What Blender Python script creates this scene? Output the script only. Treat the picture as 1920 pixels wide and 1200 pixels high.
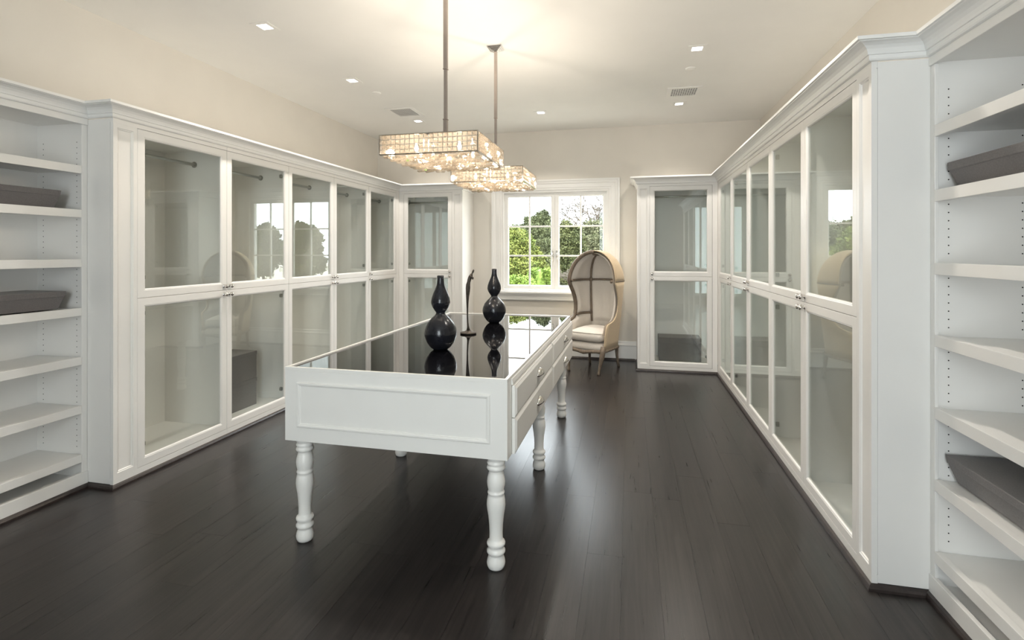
import bpy, bmesh, math, random
import numpy as np
from mathutils import Vector, Matrix

# ------------------------------------------------------------------ clear
for o in list(bpy.data.objects):
    bpy.data.objects.remove(o, do_unlink=True)
sc = bpy.context.scene
COL = sc.collection
PI = math.pi
random.seed(7)

# ------------------------------------------------------------------ camera
F_PX, VPX, HORIZON = 970.0, 1180.0, 471.0
cam_d = bpy.data.cameras.new('camera')
cam_d.sensor_width = 36.0
cam_d.lens = F_PX / 1920 * 36
cam_d.shift_y = -(600 - HORIZON) / 1920
cam_d.clip_start = 0.05
cam_d.clip_end = 200
cam = bpy.data.objects.new('camera', cam_d)
COL.objects.link(cam)
cam.location = (0, 0, 1.45)
cam.rotation_euler = (PI / 2, 0, math.atan((VPX - 960) / F_PX))
sc.camera = cam

# ------------------------------------------------------------------ world, sun, exposure
w = bpy.data.worlds.new('overcast_sky')
sc.world = w
w.use_nodes = True
bg = w.node_tree.nodes['Background']
bg.inputs[0].default_value = (0.88, 0.95, 1.0, 1)
bg.inputs[1].default_value = 11.5

sun_d = bpy.data.lights.new('sun', 'SUN')
sun_d.energy = 9.0
sun_d.angle = math.radians(8)
sun_d.color = (1.0, 0.95, 0.86)
sun = bpy.data.objects.new('sun', sun_d)
COL.objects.link(sun)
sun.rotation_euler = (math.radians(34), 0, math.radians(-28))   # from behind the house

for loc_, rot_, ps_ in (((-1.0, 7.2, 1.6), (-PI / 2, 0, 0), (1.44, 1.36)), ((-0.275, -2.06, 1.475), (PI / 2, 0, 0), (1.35, 2.45))):
    portal_d = bpy.data.lights.new('window_portal', 'AREA')
    portal_d.shape = 'RECTANGLE'
    portal_d.size, portal_d.size_y = ps_
    portal_d.cycles.is_portal = True
    portal = bpy.data.objects.new('window_portal', portal_d)
    COL.objects.link(portal)
    portal.location = loc_
    portal.rotation_euler = rot_

DOWNLIGHT_W = 10.0
CHANDELIER_W = 8.0

vs = sc.view_settings
vs.view_transform = 'Standard'
vs.look = 'None'
vs.exposure = 0.26
vs.gamma = 1.0
vs.use_curve_mapping = False
cy = sc.cycles
cy.use_denoising = True
cy.use_adaptive_sampling = True
cy.adaptive_threshold = 0.05
cy.adaptive_min_samples = 16
cy.max_bounces = 7
cy.diffuse_bounces = 4
cy.glossy_bounces = 4
cy.transparent_max_bounces = 16
cy.transmission_bounces = 6
cy.caustics_reflective = False
cy.caustics_refractive = False
cy.sample_clamp_indirect = 4.0


# ------------------------------------------------------------------ materials
def lin(r, g, b):
    f = lambda c: (c / 255 / 12.92) if c / 255 <= 0.04045 else ((c / 255 + 0.055) / 1.055) ** 2.4
    return (f(r), f(g), f(b), 1)


def new_mat(name):
    m = bpy.data.materials.new(name)
    m.use_nodes = True
    nt = m.node_tree
    return m, nt, nt.nodes['Principled BSDF']


def noise(nt, scale, detail=3, vec=None, rough=0.5):
    n = nt.nodes.new('ShaderNodeTexNoise')
    n.inputs['Scale'].default_value = scale
    n.inputs['Detail'].default_value = detail
    n.inputs['Roughness'].default_value = rough
    if vec is not None:
        nt.links.new(vec, n.inputs['Vector'])
    return n


def coords(nt, kind='Object', scale=(1, 1, 1)):
    tc = nt.nodes.new('ShaderNodeTexCoord')
    mp = nt.nodes.new('ShaderNodeMapping')
    mp.inputs['Scale'].default_value = scale
    nt.links.new(tc.outputs[kind], mp.inputs['Vector'])
    return mp.outputs[0]


def ramp(nt, fac, c0, c1, p0=0.3, p1=0.7):
    r = nt.nodes.new('ShaderNodeValToRGB')
    r.color_ramp.elements[0].color = c0
    r.color_ramp.elements[1].color = c1
    r.color_ramp.elements[0].position = p0
    r.color_ramp.elements[1].position = p1
    nt.links.new(fac, r.inputs[0])
    return r.outputs[0]


def bump(nt, p, height, strength, dist=0.002):
    b = nt.nodes.new('ShaderNodeBump')
    b.inputs['Strength'].default_value = strength
    b.inputs['Distance'].default_value = dist
    nt.links.new(height, b.inputs['Height'])
    nt.links.new(b.outputs[0], p.inputs['Normal'])


def scale_col(c, k):
    return (min(1, c[0] * k), min(1, c[1] * k), min(1, c[2] * k), 1)


def painted(name, col, rough=0.4, var=0.03, scale=6, bumps=0.0, bscale=250):
    m, nt, p = new_mat(name)
    v = coords(nt)
    n = noise(nt, scale, 3, v)
    nt.links.new(ramp(nt, n.outputs[0], scale_col(col, 1 - var), scale_col(col, 1 + var)), p.inputs['Base Color'])
    p.inputs['Roughness'].default_value = rough
    if bumps:
        bump(nt, p, noise(nt, bscale, 2, v).outputs[0], bumps)
    return m


M = {}
M['paint'] = painted('cabinet_paint', lin(240, 238, 234), 0.36, 0.012, 4)
M['trim'] = painted('trim_paint', lin(242, 241, 238), 0.36, 0.012, 4)
M['wall'] = painted('wall_plaster', lin(226, 221, 212), 0.85, 0.02, 3, 0.05, 300)
M['ceil'] = painted('ceiling_plaster', lin(243, 242, 238), 0.9, 0.012, 3, 0.04, 300)
M['table'] = painted('table_paint', lin(240, 238, 233), 0.32, 0.01, 5)
M['black_vase'] = painted('black_ceramic', lin(26, 27, 33), 0.22, 0.25, 14)
M['bronze'] = painted('bronze', lin(74, 68, 62), 0.5, 0.3, 60, 0.4, 120)
M['bronze'].node_tree.nodes['Principled BSDF'].inputs['Metallic'].default_value = 0.6
M['hinge'] = painted('hinge_metal', lin(150, 150, 145), 0.35, 0.05, 30)
M['hinge'].node_tree.nodes['Principled BSDF'].inputs['Metallic'].default_value = 0.8
M['hole_shade'] = painted('pin_hole_shade', lin(30, 26, 22), 0.9, 0.1, 30)  # dark colour standing in for the shade inside the holes
M['duct_shade'] = painted('duct_shade_colour', lin(24, 22, 20), 0.9, 0.1, 10)  # near-black colour in place of the shade up the duct


def metal(name, col, rough):
    m, nt, p = new_mat(name)
    v = coords(nt)
    n = noise(nt, 40, 2, v)
    nt.links.new(ramp(nt, n.outputs[0], scale_col(col, 0.94), col), p.inputs['Base Color'])
    p.inputs['Metallic'].default_value = 1
    p.inputs['Roughness'].default_value = rough
    return m


M['chrome'] = metal('polished_chrome', lin(232, 228, 224), 0.08)
M['stem_metal'] = metal('stem_metal', lin(186, 174, 166), 0.16)
M['nickel'] = metal('satin_nickel', lin(190, 188, 182), 0.25)
M['bar'] = metal('rod_metal', lin(190, 192, 186), 0.3)


def fabric(name, c0, c1, scale=380, rough=0.95, b=0.35):
    m, nt, p = new_mat(name)
    v = coords(nt)
    wv = nt.nodes.new('ShaderNodeTexWave')
    wv.inputs['Scale'].default_value = scale * 0.9
    wv.inputs['Distortion'].default_value = 2.0
    nt.links.new(v, wv.inputs['Vector'])
    n = noise(nt, scale / 3, 4, v, 0.7)
    mx = nt.nodes.new('ShaderNodeMath')
    mx.operation = 'MULTIPLY_ADD'
    mx.inputs[1].default_value = 0.08
    nt.links.new(wv.outputs['Fac'], mx.inputs[0])
    nt.links.new(n.outputs[0], mx.inputs[2])
    nt.links.new(ramp(nt, mx.outputs[0], c0, c1, 0.3, 0.9), p.inputs['Base Color'])
    p.inputs['Roughness'].default_value = rough
    p.inputs['Sheen Weight'].default_value = 0.15
    bump(nt, p, mx.outputs[0], b, 0.001)
    return m


M['linen'] = fabric('pale_linen', lin(213, 205, 195), lin(234, 228, 219))
M['burlap'] = fabric('tan_burlap', lin(200, 176, 142), lin(226, 206, 176))
M['box'] = fabric('grey_linen_box', lin(102, 98, 97), lin(124, 120, 119), 500)


def wood_mat(name, c0, c1, rough, stretch=(18, 1.2, 18), rnd=True, bmp=0.25, spec=0.5):
    m, nt, p = new_mat(name)
    tc = nt.nodes.new('ShaderNodeTexCoord')
    mp = nt.nodes.new('ShaderNodeMapping')
    mp.inputs['Scale'].default_value = stretch
    src = tc.outputs['Object']
    if rnd:
        oi = nt.nodes.new('ShaderNodeObjectInfo')
        mul = nt.nodes.new('ShaderNodeVectorMath')
        mul.operation = 'MULTIPLY_ADD'
        mul.inputs[1].default_value = (1, 1, 1)
        sca = nt.nodes.new('ShaderNodeMath')
        sca.operation = 'MULTIPLY'
        sca.inputs[1].default_value = 57.0
        nt.links.new(oi.outputs['Random'], sca.inputs[0])
        nt.links.new(src, mul.inputs[0])
        nt.links.new(sca.outputs[0], mul.inputs[2])
        src = mul.outputs[0]
    nt.links.new(src, mp.inputs['Vector'])
    n = noise(nt, 3.0, 6, mp.outputs[0], 0.62)
    n.inputs['Distortion'].default_value = 0.7
    base = ramp(nt, n.outputs[0], c0, c1, 0.32, 0.72)
    if rnd:
        mixn = nt.nodes.new('ShaderNodeMix')
        mixn.data_type = 'RGBA'
        mixn.blend_type = 'MULTIPLY'
        mixn.inputs[0].default_value = 1.0
        tone = ramp(nt, oi.outputs['Random'], (0.88, 0.88, 0.89, 1), (1.1, 1.09, 1.07, 1), 0, 1)
        nt.links.new(base, mixn.inputs[6])
        nt.links.new(tone, mixn.inputs[7])
        base = mixn.outputs[2]
    nt.links.new(base, p.inputs['Base Color'])
    rr = nt.nodes.new('ShaderNodeMapRange')
    rr.inputs['To Min'].default_value = rough * 0.85
    rr.inputs['To Max'].default_value = rough * 1.25
    nt.links.new(n.outputs[0], rr.inputs[0])
    nt.links.new(rr.outputs[0], p.inputs['Roughness'])
    p.inputs['Specular IOR Level'].default_value = spec
    bump(nt, p, n.outputs[0], bmp, 0.0012)
    return m


M['floor'] = wood_mat('ebony_floorboard', lin(36, 33, 32), lin(56, 51, 49), 0.28, bmp=0.12, spec=0.42)
M['shoe'] = wood_mat('ebony_shoe_moulding', lin(40, 33, 31), lin(62, 53, 50), 0.35, (8, 8, 8), False)
M['chair_wood'] = wood_mat('weathered_oak', lin(94, 82, 70), lin(140, 125, 108), 0.6, (25, 25, 4), False)
M['bark'] = wood_mat('bark', lin(46, 41, 35), lin(80, 73, 64), 0.9, (8, 8, 2), False)


def glass(name, tint, r0=0.045):
    m = bpy.data.materials.new(name)
    m.use_nodes = True
    nt = m.node_tree
    nt.nodes.clear()
    out = nt.nodes.new('ShaderNodeOutputMaterial')
    tr = nt.nodes.new('ShaderNodeBsdfTransparent')
    tr.inputs[0].default_value = tint
    gl = nt.nodes.new('ShaderNodeBsdfGlossy')
    gl.inputs['Roughness'].default_value = 0.0
    gl.inputs[0].default_value = (0.95, 1, 0.97, 1)
    lw = nt.nodes.new('ShaderNodeLayerWeight')
    lw.inputs[0].default_value = 0.5
    pw = nt.nodes.new('ShaderNodeMath')
    pw.operation = 'POWER'
    pw.inputs[1].default_value = 5.0
    ad = nt.nodes.new('ShaderNodeMath')
    ad.operation = 'MULTIPLY_ADD'
    ad.inputs[1].default_value = 1 - r0
    ad.inputs[2].default_value = r0
    mx = nt.nodes.new('ShaderNodeMixShader')
    nt.links.new(lw.outputs['Facing'], pw.inputs[0])
    nt.links.new(pw.outputs[0], ad.inputs[0])
    nt.links.new(ad.outputs[0], mx.inputs[0])
    nt.links.new(tr.outputs[0], mx.inputs[1])
    nt.links.new(gl.outputs[0], mx.inputs[2])
    nt.links.new(mx.outputs[0], out.inputs[0])
    return m


M['cab_glass'] = glass('cabinet_glass', (0.98, 0.992, 0.98, 1), 0.065)
M['win_glass'] = glass('window_glass', (0.99, 0.995, 0.99, 1), 0.015)

m, nt, p = new_mat('black_table_glass')
nz = noise(nt, 5, 2, coords(nt))
nt.links.new(ramp(nt, nz.outputs[0], (0.004, 0.004, 0.005, 1), (0.006, 0.006, 0.007, 1)), p.inputs['Base Color'])
p.inputs['Roughness'].default_value = 0.0
p.inputs['IOR'].default_value = 1.75
M['black_glass'] = m

# crystal: faceted, partly clear, partly mirror-like
m = bpy.data.materials.new('crystal')
m.use_nodes = True
nt = m.node_tree
nt.nodes.clear()
out = nt.nodes.new('ShaderNodeOutputMaterial')
tr = nt.nodes.new('ShaderNodeBsdfTransparent')
tr.inputs[0].default_value = (0.95, 0.91, 0.85, 1)
gl = nt.nodes.new('ShaderNodeBsdfGlossy')
gl.inputs['Roughness'].default_value = 0.06
gl.inputs[0].default_value = (1, 0.97, 0.93, 1)
tl = nt.nodes.new('ShaderNodeBsdfTranslucent')
tl.inputs[0].default_value = (0.5, 0.44, 0.37, 1)
lw = nt.nodes.new('ShaderNodeLayerWeight')
lw.inputs[0].default_value = 0.45
nz = noise(nt, 90, 2, coords(nt))
m1 = nt.nodes.new('ShaderNodeMixShader')
m2 = nt.nodes.new('ShaderNodeMixShader')
mt = nt.nodes.new('ShaderNodeMath')
mt.operation = 'MULTIPLY'
mt.inputs[1].default_value = 0.3
nt.links.new(nz.outputs[0], mt.inputs[0])
nt.links.new(mt.outputs[0], m1.inputs[0])
nt.links.new(tr.outputs[0], m1.inputs[1])
nt.links.new(tl.outputs[0], m1.inputs[2])
nt.links.new(lw.outputs['Facing'], m2.inputs[0])
nt.links.new(m1.outputs[0], m2.inputs[1])
nt.links.new(gl.outputs[0], m2.inputs[2])
nt.links.new(m2.outputs[0], out.inputs[0])
M['crystal'] = m


def emitter(name, col, strength):
    m = bpy.data.materials.new(name)
    m.use_nodes = True
    nt = m.node_tree
    nt.nodes.clear()
    out = nt.nodes.new('ShaderNodeOutputMaterial')
    e = nt.nodes.new('ShaderNodeEmission')
    e.inputs[0].default_value = col
    e.inputs[1].default_value = strength
    nt.links.new(e.outputs[0], out.inputs[0])
    return m


M['lens'] = emitter('downlight_lens', (1, 0.95, 0.88, 1), 6)
M['bulb'] = emitter('bulb', (1, 0.84, 0.62, 1), 7)


def leaf_mat(name, c0, c1):
    m, nt, p = new_mat(name)
    v = coords(nt)
    n = noise(nt, 2.2, 4, v, 0.7)
    n2 = noise(nt, 22, 2, v, 0.7)
    ad = nt.nodes.new('ShaderNodeMath')
    ad.operation = 'MULTIPLY_ADD'
    ad.inputs[1].default_value = 0.6
    nt.links.new(n2.outputs[0], ad.inputs[0])
    nt.links.new(n.outputs[0], ad.inputs[2])
    nt.links.new(ramp(nt, ad.outputs[0], c0, c1, 0.55, 1.0), p.inputs['Base Color'])
    p.inputs['Roughness'].default_value = 0.7
    p.inputs['Specular IOR Level'].default_value = 0.15
    return m


M['leaf_bright'] = leaf_mat('bright_leaf', lin(49, 67, 27), lin(110, 113, 58))
M['leaf_hedge'] = leaf_mat('hedge_leaf', lin(64, 84, 32), lin(106, 124, 58))
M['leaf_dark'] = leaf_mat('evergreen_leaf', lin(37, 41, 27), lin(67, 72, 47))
M['leaf_mid'] = leaf_mat('olive_leaf', lin(39, 46, 27), lin(75, 78, 47))
M['leaf_grey'] = leaf_mat('grey_leaf', lin(52, 56, 39), lin(86, 87, 65))
M['gravel'] = painted('bounce_gravel', lin(196, 188, 174), 0.95, 0.12, 40)  # kept pale so the ground reflects daylight into the room


# ------------------------------------------------------------------ mesh helpers
class MB:
    def __init__(s):
        s.v, s.f = [], []

    def add(s, vs, fs):
        o = len(s.v)
        s.v += [tuple(v) for v in vs]
        s.f += [tuple(i + o for i in f) for f in fs]
        return s

    def box(s, x0, x1, y0, y1, z0, z1):
        vs = [(x, y, z) for z in (z0, z1) for y in (y0, y1) for x in (x0, x1)]
        return s.add(vs, [(0, 2, 3, 1), (4, 5, 7, 6), (0, 1, 5, 4), (2, 6, 7, 3), (0, 4, 6, 2), (1, 3, 7, 5)])

    def lathe(s, prof, n=24, c=(0, 0, 0), axis='z'):
        vs, fs = [], []
        for r, z in prof:
            for k in range(n):
                a = 2 * PI * k / n
                q = (r * math.cos(a), r * math.sin(a), z)
                if axis == 'y':          # axis points to -y
                    q = (q[0], -q[2], q[1])
                if axis == 'x':
                    q = (q[2], q[0], q[1])
                vs.append((q[0] + c[0], q[1] + c[1], q[2] + c[2]))
        m = len(prof)
        for i in range(m - 1):
            for k in range(n):
                fs.append((i * n + k, i * n + (k + 1) % n, (i + 1) * n + (k + 1) % n, (i + 1) * n + k))
        fs.append(tuple(range(n - 1, -1, -1)))
        fs.append(tuple((m - 1) * n + k for k in range(n)))
        return s.add(vs, fs)

    def rect_frame(s, x0, x1, z0, z1, prof, y=0.0):
        """closed profile of (inset, depth) run round a rectangle in the xz plane; front is -y"""
        vs, fs = [], []
        for ins, d in prof:
            a, b, c, e = x0 + ins, x1 - ins, z0 + ins, z1 - ins
            vs += [(a, y + d, c), (b, y + d, c), (b, y + d, e), (a, y + d, e)]
        n = len(prof)
        for i in range(n):
            j = (i + 1) % n
            for k in range(4):
                l = (k + 1) % 4
                fs.append((i * 4 + k, i * 4 + l, j * 4 + l, j * 4 + k))
        return s.add(vs, fs)

    def sweep(s, path, prof, side=1, fn=None, closed_prof=True):
        """profile (out, up) swept along a flat path with mitred corners; out is to the right of travel when side=1"""
        n, m = len(path), len(prof)
        vs, fs = [], []
        nor = []
        for i in range(n - 1):
            dx, dy = path[i + 1][0] - path[i][0], path[i + 1][1] - path[i][1]
            L = math.hypot(dx, dy)
            nor.append((side * dy / L, -side * dx / L))
        for i in range(n):
            if i == 0:
                q = nor[0]
            elif i == n - 1:
                q = nor[-1]
            else:
                a, b = nor[i - 1], nor[i]
                k = 1 + a[0] * b[0] + a[1] * b[1]
                q = ((a[0] + b[0]) / k, (a[1] + b[1]) / k)
            for o, u in prof:
                vs.append((path[i][0] + q[0] * o, path[i][1] + q[1] * o, u))
        if fn:
            vs = [fn(*v) for v in vs]
        mm = m if closed_prof else m - 1
        for i in range(n - 1):
            for k in range(mm):
                l = (k + 1) % m
                fs.append((i * m + k, i * m + l, (i + 1) * m + l, (i + 1) * m + k))
        if closed_prof:
            fs.append(tuple(range(m)))
            fs.append(tuple((n - 1) * m + k for k in range(m - 1, -1, -1)))
        return s.add(vs, fs)

    def tube(s, pts, rad, n=10, caps=True, flat=1.0):
        pts = [Vector(p) for p in pts]
        rad = rad if isinstance(rad, (list, tuple)) else [rad] * len(pts)
        vs, fs = [], []
        up = None
        for i, p in enumerate(pts):
            d = (pts[min(i + 1, len(pts) - 1)] - pts[max(i - 1, 0)]).normalized()
            if up is None:
                up = Vector((0, 0, 1)) if abs(d.z) < 0.9 else Vector((1, 0, 0))
            a = d.cross(up).normalized()
            b = a.cross(d).normalized()
            up = b
            for k in range(n):
                t = 2 * PI * k / n
                vs.append(p + a * math.cos(t) * rad[i] + b * math.sin(t) * rad[i] * flat)
        m = len(pts)
        for i in range(m - 1):
            for k in range(n):
                fs.append((i * n + k, i * n + (k + 1) % n, (i + 1) * n + (k + 1) % n, (i + 1) * n + k))
        if caps:
            fs.append(tuple(range(n - 1, -1, -1)))
            fs.append(tuple((m - 1) * n + k for k in range(n)))
        return s.add(vs, fs)

    def grid(s, rows):
        n, m = len(rows), len(rows[0])
        vs = [p for r in rows for p in r]
        fs = [(i * m + k, i * m + k + 1, (i + 1) * m + k + 1, (i + 1) * m + k) for i in range(n - 1) for k in range(m - 1)]
        return s.add(vs, fs)

    def mesh(s, name, mat, smooth=False):
        me = bpy.data.meshes.new(name)
        me.from_pydata([tuple(v) for v in s.v], [], s.f)
        me.materials.append(M[mat])
        bm = bmesh.new()
        bm.from_mesh(me)
        bmesh.ops.recalc_face_normals(bm, faces=bm.faces)
        bm.to_mesh(me)
        bm.free()
        if smooth:
            me.polygons.foreach_set('use_smooth', [True] * len(me.polygons))
        return me

    def build(s, name, mat, parent=None, bevel=0, smooth=False, seg=2, solid=0):
        return put(name, s.mesh(name, mat, smooth), parent, bevel, seg, solid)


def put(name, me, parent=None, bevel=0, seg=2, solid=0):
    o = bpy.data.objects.new(name, me)
    COL.objects.link(o)
    o.parent = parent
    if solid:
        md = o.modifiers.new('solid', 'SOLIDIFY')
        md.thickness = solid
        md.offset = 0
    if bevel:
        md = o.modifiers.new('bevel', 'BEVEL')
        md.width = bevel
        md.segments = seg
        md.limit_method = 'ANGLE'
        md.angle_limit = math.radians(40)
        md.harden_normals = False
    return o


def tag(o, label, cat, group=None, kind=None):
    o['label'] = label
    o['category'] = cat
    if group:
        o['group'] = group
    if kind:
        o['kind'] = kind
    return o


def struct(o, label, cat):
    return tag(o, label, cat, None, 'structure')


def thing(name, label, cat, loc=(0, 0, 0), rz=0.0, group=None, kind=None):
    o = bpy.data.objects.new(name, None)
    o.empty_display_size = 0.1
    COL.objects.link(o)
    o.location = loc
    o.rotation_euler = (0, 0, rz)
    return tag(o, label, cat, group, kind)


# ------------------------------------------------------------------ room shell
XL, XR, YB, YF, ZC = -3.64, 1.605, 7.04, -1.9, 3.106
T = 0.18

fl = struct(MB().box(XL - T, XR + T, YF - T, YB + T, -0.12, -0.014).build('floor', 'shoe'),
            'dark ebony stained wooden plank floor of the room', 'floor')
# floorboards: one unit board, scaled to length
NROW = 32
PW = (XR - XL) / NROW
unit = MB()
unit.box(-PW / 2 + 0.0003, PW / 2 - 0.0003, 0, 1, -0.013, 0)
unit_me = unit.mesh('floorboard', 'floor')
for r in range(NROW):
    y = YF
    first = True
    while y < YB - 0.01:
        L = random.uniform(1.3, 2.6) * (random.uniform(0.4, 1) if first else 1)
        first = False
        if YB - (y + L) < 0.5:
            L = YB - y
        o = put('floorboard', unit_me, fl)
        o.location = (XL + PW * (r + 0.5), y, 0)
        o.scale = (1, L - 0.0008, 1)
        y += L

struct(MB().box(XL - T, XR + T, YF - T, YB + T, ZC, ZC + 0.15).build('ceiling', 'ceil'),
       'smooth cream painted ceiling with recessed lights', 'ceiling')
struct(MB().box(XL - T, XL, YF - T, YB + T, -0.013, ZC).build('wall_left', 'wall'), 'beige wall above the long row of glazed cupboards with grey box stack', 'wall')
struct(MB().box(XR, XR + T, YF - T, YB + T, -0.013, ZC).build('wall_right', 'wall'),
       'cream wall above the glazed cupboards on the chair side', 'wall')
WF0, WF1, FZ0, FZ1 = -0.95, 0.4, 0.25, 2.7                                  # added window in the wall behind the camera
wf = MB()
wf.box(XL, WF0, YF - T, YF, -0.013, ZC)
wf.box(WF1, XR, YF - T, YF, -0.013, ZC)
wf.box(WF0, WF1, YF - T, YF, -0.013, FZ0)
wf.box(WF0, WF1, YF - T, YF, FZ1, ZC)
struct(wf.build('wall_front', 'wall'), 'cream wall with an added, unseen window, opposite the garden window', 'wall')
WX0, WX1, WZ0, WZ1 = -1.735, -0.27, 0.895, 2.282       # window opening
wb = MB()
wb.box(XL, WX0, YB, YB + T, -0.013, ZC)
wb.box(WX1, XR, YB, YB + T, -0.013, ZC)
wb.box(WX0, WX1, YB, YB + T, -0.013, WZ0)
wb.box(WX0, WX1, YB, YB + T, WZ1, ZC)
struct(wb.build('wall_back', 'wall'), 'cream wall holding the garden window', 'wall')

# unseen window added behind the camera to throw daylight on the near faces
w2 = thing('added_window', 'added tall window for fill daylight opposite the garden window, out of view', 'window', ((WF0 + WF1) / 2, YF, 0), PI, kind='structure')
hw = (WF1 - WF0) / 2
MB().sweep([(-hw, FZ0), (-hw, FZ1), (hw, FZ1), (hw, FZ0)], [(0.0, 0.0), (0.0, 0.03), (-0.11, 0.03), (-0.11, 0.0)], 1,
           lambda x, y, z: (x, -z - 0.001, y)).build('casing', 'trim', w2)
MB().box(-hw - 0.15, hw + 0.15, -0.07, -0.0005, FZ0 - 0.04, FZ0).build('sill', 'trim', w2, 0.005)
for k in range(2):
    x0 = -hw + k * hw + 0.002
    x1 = x0 + hw - 0.004
    sh = MB().rect_frame(x0, x1, FZ0 + 0.002, FZ1 - 0.002, [(0, 0), (0.055, 0), (0.055, 0.04), (0, 0.04)], 0.04).build('sash', 'trim', w2)
    MB().box(x0 + 0.055, x1 - 0.055, 0.058, 0.062, FZ0 + 0.057, FZ1 - 0.057).build('pane', 'win_glass', sh)

# ------------------------------------------------------------------ window
win = thing('window_1', 'white casement window of two sashes with a garden view', 'window', (0, YB, 0), 0, kind='structure')
cas = [(0, 0), (0, -0.012), (0.012, -0.018), (0.03, -0.018), (0.036, -0.024), (0.085, -0.024), (0.092, -0.034),
       (0.118, -0.04), (0.126, -0.048), (0.145, -0.048), (0.145, 0)]
MB().sweep([(WX0, 0.87), (WX0, WZ1), (WX1, WZ1), (WX1, 0.87)], [(-o, -d) for o, d in cas], 1,
           lambda x, y, z: (x, -z - 0.0005, y)).build('casing', 'trim', win)
# jamb lining
MB().rect_frame(WX0, WX1, WZ0, WZ1, [(0, -0.004), (0.022, -0.004), (0.022, T), (0, T)]).build('jamb', 'trim', win)
MB().box(WX0 - 0.165, WX1 + 0.165, -0.075, 0.0, 0.868, 0.897).build('sill', 'trim', win, 0.006, seg=3)
ap = MB().box(WX0 - 0.145, WX1 + 0.145, -0.024, -0.0005, 0.775, 0.868)
ap.box(WX0 - 0.15, WX1 + 0.15, -0.036, -0.0005, 0.775, 0.796)
ap.box(WX0 - 0.15, WX1 + 0.15, -0.045, -0.0005, 0.842, 0.868)
ap.build('apron', 'trim', win, 0.004)
SY = 0.035
for x0, x1, hx in ((WX0 + 0.023, -0.9995, -0.0285), (-0.9985, WX1 - 0.023, 0.0285)):
    z0, z1 = WZ0 + 0.026, WZ1 - 0.023
    sh = MB().rect_frame(x0, x1, z0, z1, [(0, 0), (0.046, 0), (0.052, 0.006), (0.058, 0.012), (0.058, 0.04), (0, 0.04)], SY).build('sash', 'trim', win, 0.002)
    gx0, gx1, gz0, gz1 = x0 + 0.058, x1 - 0.058, z0 + 0.058, z1 - 0.058
    cx = (gx0 + gx1) / 2
    zs = [gz0 + (gz1 - gz0) * k / 3 for k in range(4)]
    MB().box(cx - 0.011, cx + 0.011, SY + 0.008, SY + 0.034, gz0, gz1).build('muntin', 'trim', sh, 0.003)
    for zz in zs[1:3]:
        MB().box(gx0, gx1, SY + 0.009, SY + 0.033, zz - 0.011, zz + 0.011).build('muntin', 'trim', sh, 0.003)
    for a, b in ((gx0, cx - 0.011), (cx + 0.011, gx1)):
        for k in range(3):
            MB().box(a, b, SY + 0.019, SY + 0.023, zs[k] + (0.011 if k else 0), zs[k + 1] - (0.011 if k < 2 else 0)).build('pane', 'win_glass', sh)
    hxx = -0.9990 + hx
    hd = MB().box(hxx - 0.012, hxx + 0.012, SY - 0.006, SY - 0.0005, 1.36, 1.46)
    hd.tube([(hxx, SY - 0.004, 1.425), (hxx, SY - 0.03, 1.425), (hxx, SY - 0.035, 1.41), (hxx + 0.002, SY - 0.038, 1.37), (hxx + 0.005, SY - 0.034, 1.31)], [0.008, 0.008, 0.008, 0.007, 0.006], 8)
    hd.build('window_handle', 'nickel', sh, 0.001)

# baseboard under the window
bb = [(0, 0.0), (0.018, 0.0), (0.018, 0.19), (0.024, 0.197), (0.024, 0.21), (0.014, 0.225), (0.012, 0.25), (0, 0.256)]
struct(MB().sweep([(-2.153, YB - 0.0005), (0.094, YB - 0.0005)], bb, 1).build('baseboard_back', 'trim'),
       'tall white baseboard below the window', 'baseboard')
sq = [(0.0, 0.0005), (0.02, 0.0005), (0.02, 0.008), (0.013, 0.022), (0.0, 0.027)]
struct(MB().sweep([(-2.134, YB - 0.0195), (0.075, YB - 0.0195)], sq, 1).build('trim_1', 'shoe'),
       'dark shoe moulding below the window wall baseboard', 'trim')

# ------------------------------------------------------------------ crown and shoe mouldings
BX_L, BX_R = -3.25, 1.225          # bookcase fronts
CX_L, CX_R = -3.06, 1.013          # cupboard fronts
PATH_L = [(BX_L, 1.0), (BX_L, 2.53), (CX_L, 2.53), (CX_L, 6.53), (-2.154, 6.53), (-2.154, YB - 0.001)]
PATH_R = [(BX_R, 1.0), (BX_R, 2.505), (CX_R, 2.505), (CX_R, 6.465), (0.095, 6.465), (0.095, YB - 0.001)]
crown = [(0.001, 2.262), (0.012, 2.264), (0.016, 2.27), (0.016, 2.286), (0.022, 2.287), (0.025, 2.296), (0.031, 2.308),
         (0.042, 2.319), (0.057, 2.326), (0.072, 2.329), (0.074, 2.332), (0.085, 2.332), (0.085, 2.347), (0.001, 2.347)]
shoe = [(0.0008, 0.0005), (0.019, 0.0005), (0.018, 0.012), (0.012, 0.022), (0.0008, 0.028)]
struct(MB().sweep(PATH_L, crown, 1).build('trim_2', 'trim'), 'white crown moulding along the cupboards with the grey box stack', 'trim')
struct(MB().sweep(PATH_R, crown, -1).build('trim_3', 'trim'), 'white crown moulding along the cupboards beside the chair', 'trim')
struct(MB().sweep(PATH_L, shoe, 1).build('trim_4', 'shoe'), 'dark shoe moulding along the cupboards with the grey box stack', 'trim')
struct(MB().sweep(PATH_R, shoe, -1).build('trim_5', 'shoe'), 'dark shoe moulding along the cupboards beside the chair', 'trim')

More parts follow.
